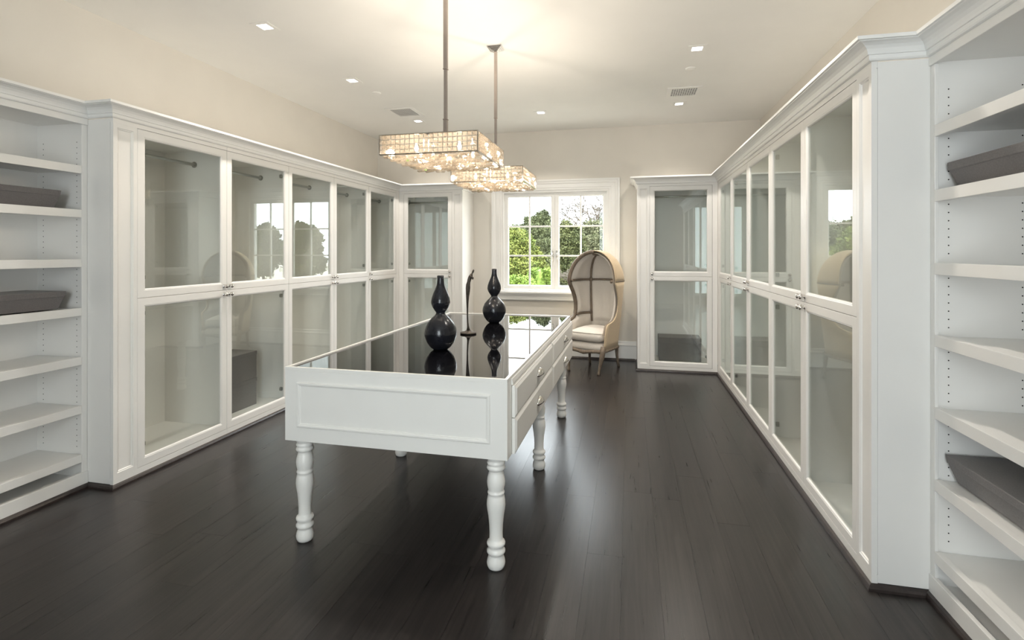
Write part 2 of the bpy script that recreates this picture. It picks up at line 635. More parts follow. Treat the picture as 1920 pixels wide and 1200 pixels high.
# ------------------------------------------------------------------ glazed cupboards
DZ = [(0.066, 1.1465), (1.1495, 2.232)]
_knob = MB().lathe([(0.013, 0.0), (0.013, 0.003), (0.006, 0.005), (0.0055, 0.014), (0.009, 0.017), (0.0155, 0.021), (0.0165, 0.026), (0.013, 0.031), (0.004, 0.033)], 18, (0, 0, 0), 'y').mesh('knob', 'chrome', True)
_hinge = MB().box(-0.014, 0.014, 0.0, 0.018, -0.012, 0.012).box(-0.003, 0.003, -0.0, 0.022, -0.017, 0.017).mesh('hinge', 'hinge')
_doors = {}


def cupboard(label, loc, rz, W, d0, d1, depth, knob_at, group, pil=None, open_sides=(0.018, 0.018), hinge_vis=True, name='glazed_cupboard'):
    """local frame: x along the front, y into the wall, z up; doors from d0 to d1; pil = (x0, x1) of a pilaster"""
    c = thing(name, label, 'cupboard', loc, rz, group)
    g = 0.0008
    cb = MB()
    cb.box(g, 0.018, 0.024, depth, 0.03, 2.26)
    cb.box(W - 0.018, W - g, 0.024, depth, 0.03, 2.26)
    cb.box(0.018, W - 0.018, depth - 0.012, depth, 0.03, 2.26)
    cb.box(0.018, W - 0.018, 0.024, depth - 0.012, 0.066, 0.09)
    cb.box(0.018, W - 0.018, 0.024, depth - 0.012, 2.236, 2.26)
    cb.build('carcass', 'paint', c)
    MB().box(g, W - g, 0.0, 0.0235, 0.002, 0.0635).build('face_rail', 'paint', c)
    MB().box(g, W - g, 0.0, 0.0235, 2.2345, 2.36).build('face_rail', 'paint', c)
    if d0 > 0.004 and not (pil and pil[0] < d0):
        MB().box(g, d0 - 0.0015, 0.0, 0.0235, 0.0637, 2.2343).build('face_stile', 'paint', c)
    if d1 < W - 0.004 and not (pil and pil[1] > d1):
        MB().box(d1 + 0.0015, W - g, 0.0, 0.0235, 0.0637, 2.2343).build('face_stile', 'paint', c)
    if pil:
        pm = MB()
        a, b = pil[0] + g, pil[1] - g
        pm.rect_frame(a, b, 0.0637, 2.2343, [(0, 0), (0.026, 0), (0.03, 0.004), (0.034, 0.003), (0.038, 0.009), (0.038, 0.02), (0, 0.02)])
        pm.box(a + 0.002, b - 0.002, 0.009, 0.0235, 0.066, 2.232)
        pm.build('pilaster', 'paint', c)
    key = round(d1 - d0, 4)
    for z0, z1 in DZ:
        k2 = (key, z0)
        w_ = d1 - d0 - 0.003
        if k2 not in _doors:
            _doors[k2] = (
                MB().rect_frame(0, w_, z0, z1, [(0, 0.0005), (0.046, 0.0005), (0.0485, 0.003), (0.052, 0.002), (0.058, 0.0085), (0.058, 0.022), (0, 0.022)]).mesh('door', 'paint'),
                MB().box(0.056, w_ - 0.056, 0.010, 0.014, z0 + 0.056, z1 - 0.056).mesh('pane', 'cab_glass'))
        d = put('door', _doors[k2][0], c, 0.0012, 1)
        d.location = (d0 + 0.0015, 0, 0)
        put('pane', _doors[k2][1], d)
        up = z0 > 1
        kx = 0.026 if knob_at == 0 else w_ - 0.026
        kb = put('knob', _knob, d)
        kb.location = (kx, 0.0, z0 + 0.03 if up else z1 - 0.03)
        if hinge_vis:
            hx = w_ - 0.062 if knob_at == 0 else 0.062
            for hz in ((z0 + 0.13, z1 - 0.1)):
                h = put('hinge', _hinge, d)
                h.location = (hx, 0.024, hz)
    rod = MB().tube([(0.019, 0.28, 2.13), (W - 0.019, 0.28, 2.13)], 0.0125, 14)
    rd = rod.build('hanging_rod', 'bar', c, smooth=True)
    for xx in (0.0185, W - 0.0265):
        MB().lathe([(0.024, 0), (0.024, 0.004), (0.018, 0.008)], 16, (xx, 0.28, 2.13), 'x').build('rod_bracket', 'hinge', rd)
    return c


GL = 'glazed cupboards along the wall with the grey box stack'
GR = 'glazed cupboards along the wall beside the chair'
yl = [2.53, 3.442, 4.194, 4.946, 5.698, 6.53]
dl = [2.69, 3.442, 4.194, 4.946, 5.698, 6.45]
names_l = ['glazed white cupboard beside the shelves holding two grey lidded boxes, with a panelled pilaster',
           'glazed white cupboard with two stacked grey boxes behind its lower glass',
           'middle one of the five glazed cupboards left of the table, third from the shelves',
           'glazed white cupboard left of the table, fourth from the open shelves',
           'glazed white cupboard left of the table, last before the inner corner']
for i in range(5):
    cupboard(names_l[i], (CX_L, yl[i], 0), PI / 2, yl[i + 1] - yl[i], dl[i] - yl[i], dl[i + 1] - yl[i], -XL + CX_L - 0.002,
             1 if i in (0, 2) else 0, GL, pil=(0, dl[0] - yl[0]) if i == 0 else None)
dR = [2.655, 3.40, 4.145, 4.89, 5.635, 6.38]
yr = [2.505, 3.40, 4.145, 4.89, 5.635, 6.465]
names_r = ['tall glazed cupboard right of the table with a panelled pilaster, nearest the shelves',
           'tall glazed cupboard right of the table, second from the open shelves',
           'middle one of the five glazed cupboards right of the table',
           'glazed cupboard right of the table, fourth from the open shelves',
           'narrow looking glazed cupboard right of the table, last before the inner corner']
for i in range(5):
    Wd = yr[i + 1] - yr[i]
    # local x runs from the far end towards the camera here
    cupboard(names_r[i], (CX_R, yr[i + 1], 0), -PI / 2, Wd, yr[i + 1] - dR[i + 1], yr[i + 1] - dR[i], XR - CX_R - 0.002,
             0 if i in (0, 2) else 1, GR, pil=(Wd - (dR[0] - yr[0]), Wd) if i == 0 else None)
cupboard('glazed corner cupboard between the chair and the cupboard row, one grey box inside', (0.095, 6.465, 0), 0, 0.9165, 0.144, 0.858, YB - 6.465 - 0.002, 0,
         'corner cupboards on the window wall', pil=(0, 0.144))
cupboard('glazed corner cupboard behind the two black vases, beside the window', (-3.0585, 6.53, 0), 0, 0.9045, 0.069, 0.757, YB - 6.53 - 0.002, 1,
         'corner cupboards on the window wall', pil=(0.757, 0.9045))

# ------------------------------------------------------------------ open bookcases
SHELF_Z = [1.971, 1.703, 1.402, 1.105, 0.806, 0.509, 0.211]


def bookcase(label, loc, rz, W, depth, stile_at, side):
    b = thing('bookcase', label, 'bookcase', loc, rz, 'open bookcases at the near ends of the cupboards')
    cb = MB()
    cb.box(0.0008, 0.02, 0.02, depth, 0.002, 2.25)
    cb.box(W - 0.02, W - 0.0008, 0.02, depth, 0.002, 2.25)
    cb.box(0.02, W - 0.02, depth - 0.012, depth, 0.002, 2.25)
    cb.box(0.02, W - 0.02, 0.02, depth - 0.012, 2.235, 2.25)
    cb.box(0.02, W - 0.02, 0.02, depth - 0.012, 0.045, 0.066)
    cb.build('carcass', 'paint', b)
    MB().box(0.0008, W - 0.0008, 0.0, 0.0195, 2.225, 2.36).build('header', 'paint', b, 0.002)
    MB().box(0.0008, W - 0.0008, 0.0, 0.0195, 0.002, 0.1).build('plinth', 'paint', b, 0.002)
    MB().box(0.0008, 0.034, 0.006, 0.0195, 0.1, 2.225).build('face_stile', 'paint', b, 0.002)
    MB().box(W - 0.034, W - 0.0008, 0.006, 0.0195, 0.1, 2.225).build('face_stile', 'paint', b, 0.002)
    for z in SHELF_Z:
        sh = MB().box(0.0215, W - 0.0215, 0.021, depth - 0.013, z - 0.03, z - 0.008)
        sh.box(0.036, W - 0.036, 0.004, 0.03, z - 0.048, z)
        sh.build('shelf', 'paint', b, 0.0015)
    ph = MB()
    for xx, sg in ((0.0203, 1), (W - 0.0203, -1)):
        for yy in (0.062, depth - 0.06):
            for k in range(56):
                z = 0.25 + k * 0.034
                if any(abs(z - (s - 0.02)) < 0.032 for s in SHELF_Z):
                    continue
                ph.lathe([(0.0028, 0), (0.0028, 0.0006 * sg)], 8, (xx, yy, z), 'x')
    po = ph.build('shelf_pin_hole_discs', 'hole_shade', b)  # flat dark discs, the shade of each hole put into the colour
    po['kind'] = 'stuff'
    return b


BW = 1.53
bookcase('open white bookcase with two grey boxes behind its upper shelves, left of the cupboards', (BX_L, 2.53 - BW, 0), PI / 2, BW, -XL + BX_L - 0.002, 1, 'l')
bookcase('open white bookcase with one grey box high and one low, right of the cupboards', (BX_R, 2.505, 0), -PI / 2, 1.505, XR - BX_R - 0.002, 0, 'r')


# ------------------------------------------------------------------ grey lidded boxes
def storage_box(label, loc, W, D, H, lid=0.034, taper=0.03, over=0.004, group='grey linen storage boxes'):
    b = thing('storage_box', label, 'box', loc, 0, group)
    z1 = H - lid + 0.006
    w0, d0 = W / 2 - over - taper, D / 2 - over - taper * 0.5
    w1, d1 = W / 2 - over, D / 2 - over
    vs = [(-w0, -d0, 0), (w0, -d0, 0), (w0, d0, 0), (-w0, d0, 0), (-w1, -d1, z1), (w1, -d1, z1), (w1, d1, z1), (-w1, d1, z1)]
    MB().add(vs, [(3, 2, 1, 0), (4, 5, 6, 7), (0, 1, 5, 4), (1, 2, 6, 5), (2, 3, 7, 6), (3, 0, 4, 7)]).build('body', 'box', b, 0.002)
    ld = MB()
    a0, b0 = W / 2 - (0.003 if taper else 0), D / 2 - (0.003 if taper else 0)
    vs = [(-a0, -b0, H - lid), (a0, -b0, H - lid), (a0, b0, H - lid), (-a0, b0, H - lid), (-W / 2, -D / 2, H), (W / 2, -D / 2, H), (W / 2, D / 2, H), (-W / 2, D / 2, H)]
    ld.add(vs, [(3, 2, 1, 0), (4, 5, 6, 7), (0, 1, 5, 4), (1, 2, 6, 5), (2, 3, 7, 6), (3, 0, 4, 7)])
    ld.build('lid', 'box', b, 0.003)
    return b


e = 0.0008
storage_box('grey lidded box on the second shelf of the bookcase left of the cupboards', (-3.45, 2.07, 1.7035), 0.31, 0.68, 0.108)
storage_box('grey lidded box on the fourth shelf of the bookcase left of the cupboards', (-3.45, 2.085, 1.1055), 0.31, 0.7, 0.106)
storage_box('light grey lidded box on the high shelf of the bookcase right of the cupboards', (1.415, 2.105, 1.7035), 0.3, 0.7, 0.108)
storage_box('dark grey lidded box on a low shelf of the bookcase right of the cupboards', (1.415, 2.115, 0.5095), 0.3, 0.7, 0.108)
storage_box('grey lidded box, lower one of the stack behind glass', (-3.42, 3.765, 0.0905), 0.36, 0.47, 0.236, 0.034, 0, 0.003)
storage_box('grey lidded box, upper one of the stack behind glass', (-3.42, 3.765, 0.3275), 0.36, 0.47, 0.238, 0.034, 0, 0.003)
storage_box('grey lidded box alone behind the lower glass of the corner cupboard', (0.61, 6.83, 0.0905), 0.5, 0.3, 0.29, 0.07, 0, 0.003)

# ------------------------------------------------------------------ island table
TB = thing('display_table', 'white island table with black glass top, drawers and turned legs', 'table', (-1.0935, 2.24, 0), math.radians(-0.45))
HX, LY, TZ = 0.5655, 2.335, 0.88
body = MB()
body.box(-HX, HX, 0, LY, 0.517, 0.862)
body.box(-HX, HX, 0, 0.016, 0.862, TZ)
body.box(-HX, HX, LY - 0.016, LY, 0.862, TZ)
body.box(-HX, -HX + 0.016, 0.016, LY - 0.016, 0.862, TZ)
body.box(HX - 0.016, HX, 0.016, LY - 0.016, 0.862, TZ)
body.build('apron', 'table', TB, 0.0015)
MB().box(-HX + 0.0165, HX - 0.0165, 0.0165, LY - 0.0165, 0.8625, 0.872).build('glass_top', 'black_glass', TB)
mould = [(0, 0), (0.0, -0.006), (0.004, -0.010), (0.010, -0.010), (0.013, -0.006), (0.018, -0.004), (0.02, 0)]
MB().rect_frame(-0.497, 0.487, 0.588, 0.808, mould, 0.0).build('panel_moulding', 'table', TB)
# cove under the drawer-side rim
cv = MB()
cv.sweep([(HX, 0.075), (HX, LY - 0.02)], [(0, 0.838), (0.007, 0.838), (0.008, 0.846), (0.004, 0.862), (0, 0.866)], 1)
cv.build('rim_moulding', 'table', TB)
legp = [(0.030, 0.0005), (0.036, 0.004), (0.0405, 0.014), (0.0425, 0.026), (0.040, 0.042), (0.0345, 0.058), (0.033, 0.066), (0.0385, 0.069), (0.0425, 0.076), (0.0425, 0.083),
        (0.0375, 0.091), (0.0355, 0.096), (0.0365, 0.102), (0.0415, 0.109), (0.0425, 0.116), (0.040, 0.123), (0.0335, 0.129), (0.031, 0.136), (0.0305, 0.165), (0.032, 0.20),
        (0.036, 0.24), (0.041, 0.27), (0.043, 0.29), (0.042, 0.31), (0.0385, 0.330), (0.0355, 0.339), (0.038, 0.342), (0.0395, 0.347), (0.038, 0.352), (0.035, 0.356),
        (0.037, 0.364), (0.0405, 0.38), (0.0418, 0.396), (0.040, 0.414), (0.035, 0.432), (0.0315, 0.445), (0.033, 0.45), (0.039, 0.453), (0.043, 0.460), (0.041, 0.467),
        (0.037, 0.471), (0.038, 0.476), (0.0415, 0.482), (0.040, 0.488), (0.036, 0.492), (0.039, 0.499), (0.045, 0.508), (0.046, 0.5168)]
leg_me = MB().lathe(legp, 32).mesh('leg', 'table', True)
for lx in (-0.497, 0.497):
    for ly in (0.062, LY / 2, LY - 0.062):
        o = put('leg', leg_me, TB)
        o.location = (lx, ly, 0)


def cup_pull(parent, y, z, x):
    vs, fs = [], []
    n, m_ = 14, 7
    R, H, D = 0.05, 0.042, 0.03
    for i in range(m_ + 1):
        t = PI / 2 * i / m_
        for k in range(n + 1):
            a = PI * k / n
            vs.append((x + D * math.sin(t) * (0.35 + 0.65 * math.sin(a)), y + R * math.cos(a) * (0.25 + 0.75 * math.cos(t * 0.55)), z + H * math.sin(a) * math.cos(t * 0.85)))
    for i in range(m_):
        for k in range(n):
            fs.append((i * (n + 1) + k, i * (n + 1) + k + 1, (i + 1) * (n + 1) + k + 1, (i + 1) * (n + 1) + k))
    mb = MB().add(vs, fs)
    o = mb.build('cup_pull', 'chrome', parent, smooth=True, solid=0.003)
    return o


def drawer(y0, y1, z0, z1):
    d = MB()
    x0, x1 = HX + 0.0005, HX + 0.022
    d.box(x0, x1 - 0.007, y0, y1, z0, z1)
    # field with a sloped edge
    i0, i1 = 0.0, 0.016
    vs = [(x1 - 0.007, y0 + 0.004, z0 + 0.004), (x1 - 0.007, y1 - 0.004, z0 + 0.004), (x1 - 0.007, y1 - 0.004, z1 - 0.004), (x1 - 0.007, y0 + 0.004, z1 - 0.004),
          (x1, y0 + i1, z0 + i1), (x1, y1 - i1, z0 + i1), (x1, y1 - i1, z1 - i1), (x1, y0 + i1, z1 - i1)]
    d.add(vs, [(4, 5, 6, 7), (0, 1, 5, 4), (1, 2, 6, 5), (2, 3, 7, 6), (3, 0, 4, 7), (3, 2, 1, 0)])
    dd = d.build('drawer', 'table', TB, 0.0015)
    cup_pull(dd, (y0 + y1) / 2 + 0.02, (z0 + z1) / 2 - 0.01, x1)


for y0, y1 in ((0.085, 1.19), (1.215, LY - 0.004)):
    drawer(y0, y1, 0.517, 0.681)
    drawer(y0, y1, 0.685, 0.832)

# ------------------------------------------------------------------ vases and sculpture on the table
vp = [(0.032, 0.0), (0.042, 0.002), (0.060, 0.016), (0.080, 0.044), (0.0925, 0.078), (0.0955, 0.099), (0.0915, 0.126), (0.078, 0.156), (0.054, 0.184),
      (0.034, 0.203), (0.0265, 0.212), (0.027, 0.219), (0.036, 0.232), (0.049, 0.252), (0.0555, 0.272), (0.0560, 0.283), (0.053, 0.302), (0.044, 0.328),
      (0.033, 0.354), (0.025, 0.374), (0.021, 0.392), (0.0195, 0.415), (0.0205, 0.434), (0.0165, 0.435), (0.0155, 0.40), (0.012, 0.38)]
vase_me = MB().lathe(vp, 40).mesh('gourd_vase', 'black_vase', True)
for (x, y), lb in (((-1.083, 2.875), 'black double gourd vase standing nearest the front of the table'), ((-1.066, 4.05), 'black double gourd vase standing at the window end of the table')):
    o = put('gourd_vase', vase_me)
    o.location = (x, y, 0.8724)
    tag(o, lb, 'vase', 'pair of black gourd vases')

st = thing('sculpture', 'slender bronze standing figure on a round base between the two vases', 'sculpture', (-1.098, 3.46, 0.8724), math.radians(12))
MB().lathe([(0.05, 0), (0.056, 0.002), (0.0575, 0.008), (0.054, 0.012), (0.03, 0.016), (0.014, 0.026)], 28).build('plinth', 'bronze', st, smooth=True)
fg = [(0.0, 0.0, 0.026, 0.016), (-0.001, 0, 0.045, 0.0095), (-0.004, 0, 0.08, 0.0075), (-0.006, 0, 0.13, 0.0065), (-0.006, 0, 0.18, 0.0075), (-0.006, 0, 0.22, 0.010), (-0.005, 0, 0.26, 0.0135),
      (-0.003, 0, 0.295, 0.018), (-0.002, 0, 0.322, 0.0205), (-0.001, 0, 0.343, 0.0185), (0.003, 0, 0.362, 0.015), (0.008, 0, 0.382, 0.0165), (0.016, 0, 0.40, 0.0175), (0.022, 0, 0.413, 0.0125),
      (0.026, 0, 0.421, 0.0065), (0.030, 0, 0.428, 0.0075), (0.033, 0, 0.436, 0.0095), (0.036, 0, 0.444, 0.008), (0.037, 0, 0.45, 0.003)]
fgm = MB().tube([q[:3] for q in fg], [q[3] for q in fg], 12, True, 0.8)
fgm.tube([(0.012, -0.012, 0.405), (0.026, -0.016, 0.398), (0.033, -0.012, 0.39), (0.03, -0.004, 0.382)], [0.005, 0.005, 0.0045, 0.004], 8)
fgm.tube([(0.012, 0.012, 0.405), (0.026, 0.016, 0.398), (0.033, 0.012, 0.39), (0.03, 0.004, 0.382)], [0.005, 0.005, 0.0045, 0.004], 8)
fgm.build('figure', 'bronze', st, smooth=True)

# ------------------------------------------------------------------ hooded armchair
CH = thing('hooded_armchair', 'domed balloon armchair in pale linen with weathered wood frame beside the window', 'armchair', (-0.425, 6.449, 0), math.radians(-23))
LV = [  # z, half width, front y, back y
    (0.27, 0.245, -0.235, 0.33), (0.36, 0.252, -0.235, 0.34), (0.46, 0.262, -0.235, 0.352), (0.55, 0.272, -0.225, 0.362), (0.585, 0.276, -0.20, 0.366), (0.60, 0.279, -0.12, 0.369), (0.62, 0.281, -0.045, 0.371),
    (0.66, 0.285, 0.005, 0.376), (0.72, 0.290, 0.035, 0.382), (0.80, 0.297, 0.045, 0.39), (0.88, 0.304, 0.03, 0.398), (0.95, 0.310, -0.005, 0.406), (1.02, 0.316, -0.05, 0.414), (1.085, 0.32, -0.085, 0.42)]
ZD, HD = 1.085, 0.372
NT = 12
for k in range(1, NT + 1):
    t = PI / 2 * k / NT
    ct = max(math.cos(t), 0.03)
    LV.append((ZD + HD * math.sin(t), 0.32 * ct, -0.085 + 0.06 * math.sin(t), 0.1 + 0.32 * ct))
YM = 0.1
NS, NA = 5, 20


def shell_row(lv, off):
    z, a, yf, yb = lv
    if z > ZD:
        s_ = min(1, (z - ZD) / HD)
        c_ = math.sqrt(max(0, 1 - s_ * s_))
        zz = z - off * s_
        a = max(a - off * max(c_, 0.0), 0.006)
        yb = YM + max((yb - YM) - off * c_, 0.006)
    else:
        zz, a, yb = z, a - off, yb - off
    pts = []
    for k in range(NS):
        pts.append((-a, yf + (YM - yf) * k / NS, zz))
    for k in range(NA + 1):
        t = PI * k / NA
        pts.append((-a * math.cos(t), YM + (yb - YM) * math.sin(t), zz))
    for k in range(NS - 1, -1, -1):
        pts.append((a, yf + (YM - yf) * k / NS, zz))
    return pts


NP = 2 * NS + NA + 1
outer = [shell_row(l, 0.0) for l in LV]
inner0 = [shell_row(l, 0.032) for l in LV]
mid = NP // 2
# outer upholstery: lower back and hood, with a band between
iD = 13
mb = MB().grid(outer[:iD + 1]); mb.build('outer_upholstery', 'burlap', CH, smooth=True, solid=0.012)
mb = MB().grid(outer[iD:]); mb.build('hood_upholstery', 'burlap', CH, smooth=True, solid=0.012)
# inner lining behind the padded panels
MB().grid(inner0[2:]).build('lining', 'linen', CH, smooth=True)


def panel(i0, i1, k0, k1):
    rows = []
    for i in range(i0, i1 + 1):
        base = shell_row(LV[i], 0.033)
        deep = shell_row(LV[i], 0.072)
        u = (i - i0) / (i1 - i0)
        row = []
        for k in range(k0, k1 + 1):
            v_ = (k - k0) / (k1 - k0)
            q = min(1, 1.25 * (max(0, 4 * u * (1 - u)) ** 0.45) * (max(0, 4 * v_ * (1 - v_)) ** 0.45))
            row.append(Vector(base[k]).lerp(Vector(deep[k]), q))
        rows.append(row)
    MB().grid(rows).build('padded_panel', 'linen', CH, smooth=True)


RL, RR = NS + 5, NS + 15            # the two ribs
top_i = len(LV) - 2
panel(7, iD, 1, RL)
panel(2, 7, 1, RL)
panel(3, iD, RL, RR)
panel(3, iD, RR, NP - 2)
panel(iD, top_i, 1, RL)
panel(iD, top_i, RL, RR)
panel(iD, top_i, RR, NP - 2)


def fpath(sg, off=0.014):
    return [(sg * (max(l[1] - off, 0.0)), l[2], l[0] if l[0] <= ZD else l[0] - off * (l[0] - ZD) / HD) for l in LV]


fpl, fpr = fpath(-1), fpath(1)
edge = fpl + [(0, fpl[-1][1], LV[-1][0] - 0.006)] + fpr[::-1]
MB().tube(edge, 0.025, 10).build('front_frame', 'chair_wood', CH, smooth=True)
# outer bead of the hood
edge2 = [(p[0] * 1.045, p[1] + 0.03, p[2] + (0.008 if p[2] > ZD else 0)) for p in edge if p[2] > 1.0]
MB().tube(edge2, 0.008, 8).build('hood_bead', 'chair_wood', CH, smooth=True)
# ribs inside
ri = [shell_row(l, 0.05) for l in LV]
for R_ in (RL, RR):
    MB().tube([ri[i][R_] for i in range(3, len(LV))] + [(0, -0.02, LV[-1][0] - 0.045)], 0.0135, 8).build('back_rib', 'chair_wood', CH, smooth=True)
MB().tube(ri[iD][:], [0.02] + [0.0125] * (NP - 2) + [0.02], 8).build('cross_rib', 'chair_wood', CH, smooth=True)
MB().tube(ri[7][:RL + 1], 0.0145, 8).build('arm_rib', 'chair_wood', CH, smooth=True)
ro = [shell_row(l, -0.003) for l in LV]
MB().tube(ro[iD], 0.007, 8).build('outer_band', 'chair_wood', CH, smooth=True)
MB().tube(ro[0], 0.018, 8).build('seat_rail', 'chair_wood', CH, smooth=True)
# bosses where the ribs cross
for R_ in (RL, RR):
    px, py, pz = ri[iD][R_]
    MB().lathe([(0.012, -0.026), (0.026, -0.012), (0.028, 0), (0.026, 0.012), (0.012, 0.026)], 12, (px, py, pz)).build('rib_boss', 'chair_wood', CH, smooth=True)


def superbox(cx, cy, cz, hx, hy, hz, e1=0.35, e2=0.3, n=32, m_=14, crown=0.0, taper=0.0):
    sg = lambda v, p: math.copysign(abs(v) ** p, v)
    vs, fs = [], []
    for i in range(m_ + 1):
        ph = -PI / 2 + PI * i / m_
        for k in range(n):
            th = 2 * PI * k / n
            x = hx * sg(math.cos(ph), e1) * sg(math.cos(th), e2)
            y = hy * sg(math.cos(ph), e1) * sg(math.sin(th), e2)
            z = hz * sg(math.sin(ph), e1)
            x *= 1 + taper * (-y / hy)
            if z > 0:
                z += crown * (1 - (x / hx) ** 2) * (1 - (y / hy) ** 2)
            vs.append((cx + x, cy + y, cz + z))
    for i in range(m_):
        for k in range(n):
            fs.append((i * n + k, i * n + (k + 1) % n, (i + 1) * n + (k + 1) % n, (i + 1) * n + k))
    return MB().add(vs, fs)


superbox(0, 0.0, 0.312, 0.235, 0.25, 0.055, 0.5, 0.3).build('seat_base', 'linen', CH, smooth=True)
cu = superbox(0, -0.005, 0.43, 0.232, 0.27, 0.07, 0.6, 0.28, crown=0.035).build('seat_cushion', 'linen', CH, smooth=True)
loop = [(0.232 * math.copysign(abs(math.cos(2 * PI * k / 48)) ** 0.28, math.cos(2 * PI * k / 48)), -0.005 + 0.265 * math.copysign(abs(math.sin(2 * PI * k / 48)) ** 0.28, math.sin(2 * PI * k / 48)), 0.478) for k in range(49)]
loop = [(x * 0.975, -0.005 + (y + 0.005) * 0.975, z) for x, y, z in loop]
MB().tube(loop, 0.005, 6, False).build('piping', 'linen', cu, smooth=True)
# front rail, carved bow
MB().tube([(-0.225, -0.235, 0.262), (-0.16, -0.262, 0.27), (-0.08, -0.272, 0.262), (0, -0.276, 0.25), (0.08, -0.272, 0.262), (0.16, -0.262, 0.27), (0.225, -0.235, 0.262)],
          [0.024, 0.021, 0.02, 0.024, 0.02, 0.021, 0.024], 10).build('front_rail', 'chair_wood', CH, smooth=True)
for sx in (-1, 1):
    MB().tube([(sx * 0.235, -0.235, 0.33), (sx * 0.236, -0.245, 0.27), (sx * 0.232, -0.258, 0.21), (sx * 0.219, -0.262, 0.14), (sx * 0.205, -0.265, 0.07), (sx * 0.20, -0.272, 0.025), (sx * 0.20, -0.278, 0.001)],
              [0.024, 0.032, 0.030, 0.022, 0.0165, 0.015, 0.02], 10).build('leg', 'chair_wood', CH, smooth=True)
    MB().tube([(sx * 0.185, 0.24, 0.29), (sx * 0.187, 0.25, 0.22), (sx * 0.19, 0.252, 0.15), (sx * 0.195, 0.262, 0.07), (sx * 0.20, 0.282, 0.001)],
              [0.024, 0.022, 0.018, 0.015, 0.017], 10).build('leg', 'chair_wood', CH, smooth=True)


# ------------------------------------------------------------------ chandeliers
def crystal_panel(n, rows, size, gap):
    """faceted square crystals over one side, in the local xz plane facing -y"""
    mb = MB()
    for r in range(rows):
        for c in range(n):
            cx = (c - (n - 1) / 2) * (size + gap)
            cz = (r - (rows - 1) / 2) * (size + gap)
            h = size / 2
            q = h * 0.42
            vs = [(cx - h, 0, cz - h), (cx + h, 0, cz - h), (cx + h, 0, cz + h), (cx - h, 0, cz + h),
                  (cx - q, -0.012, cz - q), (cx + q, -0.012, cz - q), (cx + q, -0.012, cz + q), (cx - q, -0.012, cz + q)]
            mb.add(vs, [(3, 2, 1, 0), (4, 5, 6, 7), (0, 1, 5, 4), (1, 2, 6, 5), (2, 3, 7, 6), (3, 0, 4, 7)])
    return mb


CS = 0.565
_cp = crystal_panel(20, 4, 0.0245, 0.003).mesh('crystal_panel', 'crystal')
_bar = MB()
_bar.add([(-0.035, -0.008, 0), (0.035, -0.008, 0), (0.035, 0.008, 0), (-0.035, 0.008, 0), (-0.027, 0, -0.011), (0.027, 0, -0.011), (-0.03, 0, 0.006), (0.03, 0, 0.006)],
         [(0, 1, 5, 4), (3, 4, 5, 2), (0, 4, 3), (1, 2, 5), (0, 6, 7, 1), (3, 2, 7, 6), (0, 3, 6), (1, 7, 2)])
_bar_me = _bar.mesh('crystal_bar', 'crystal')
_drop_me = MB().lathe([(0.001, -0.013), (0.0105, -0.004), (0.0125, 0.002), (0.007, 0.008)], 8).mesh('crystal_drop', 'crystal')


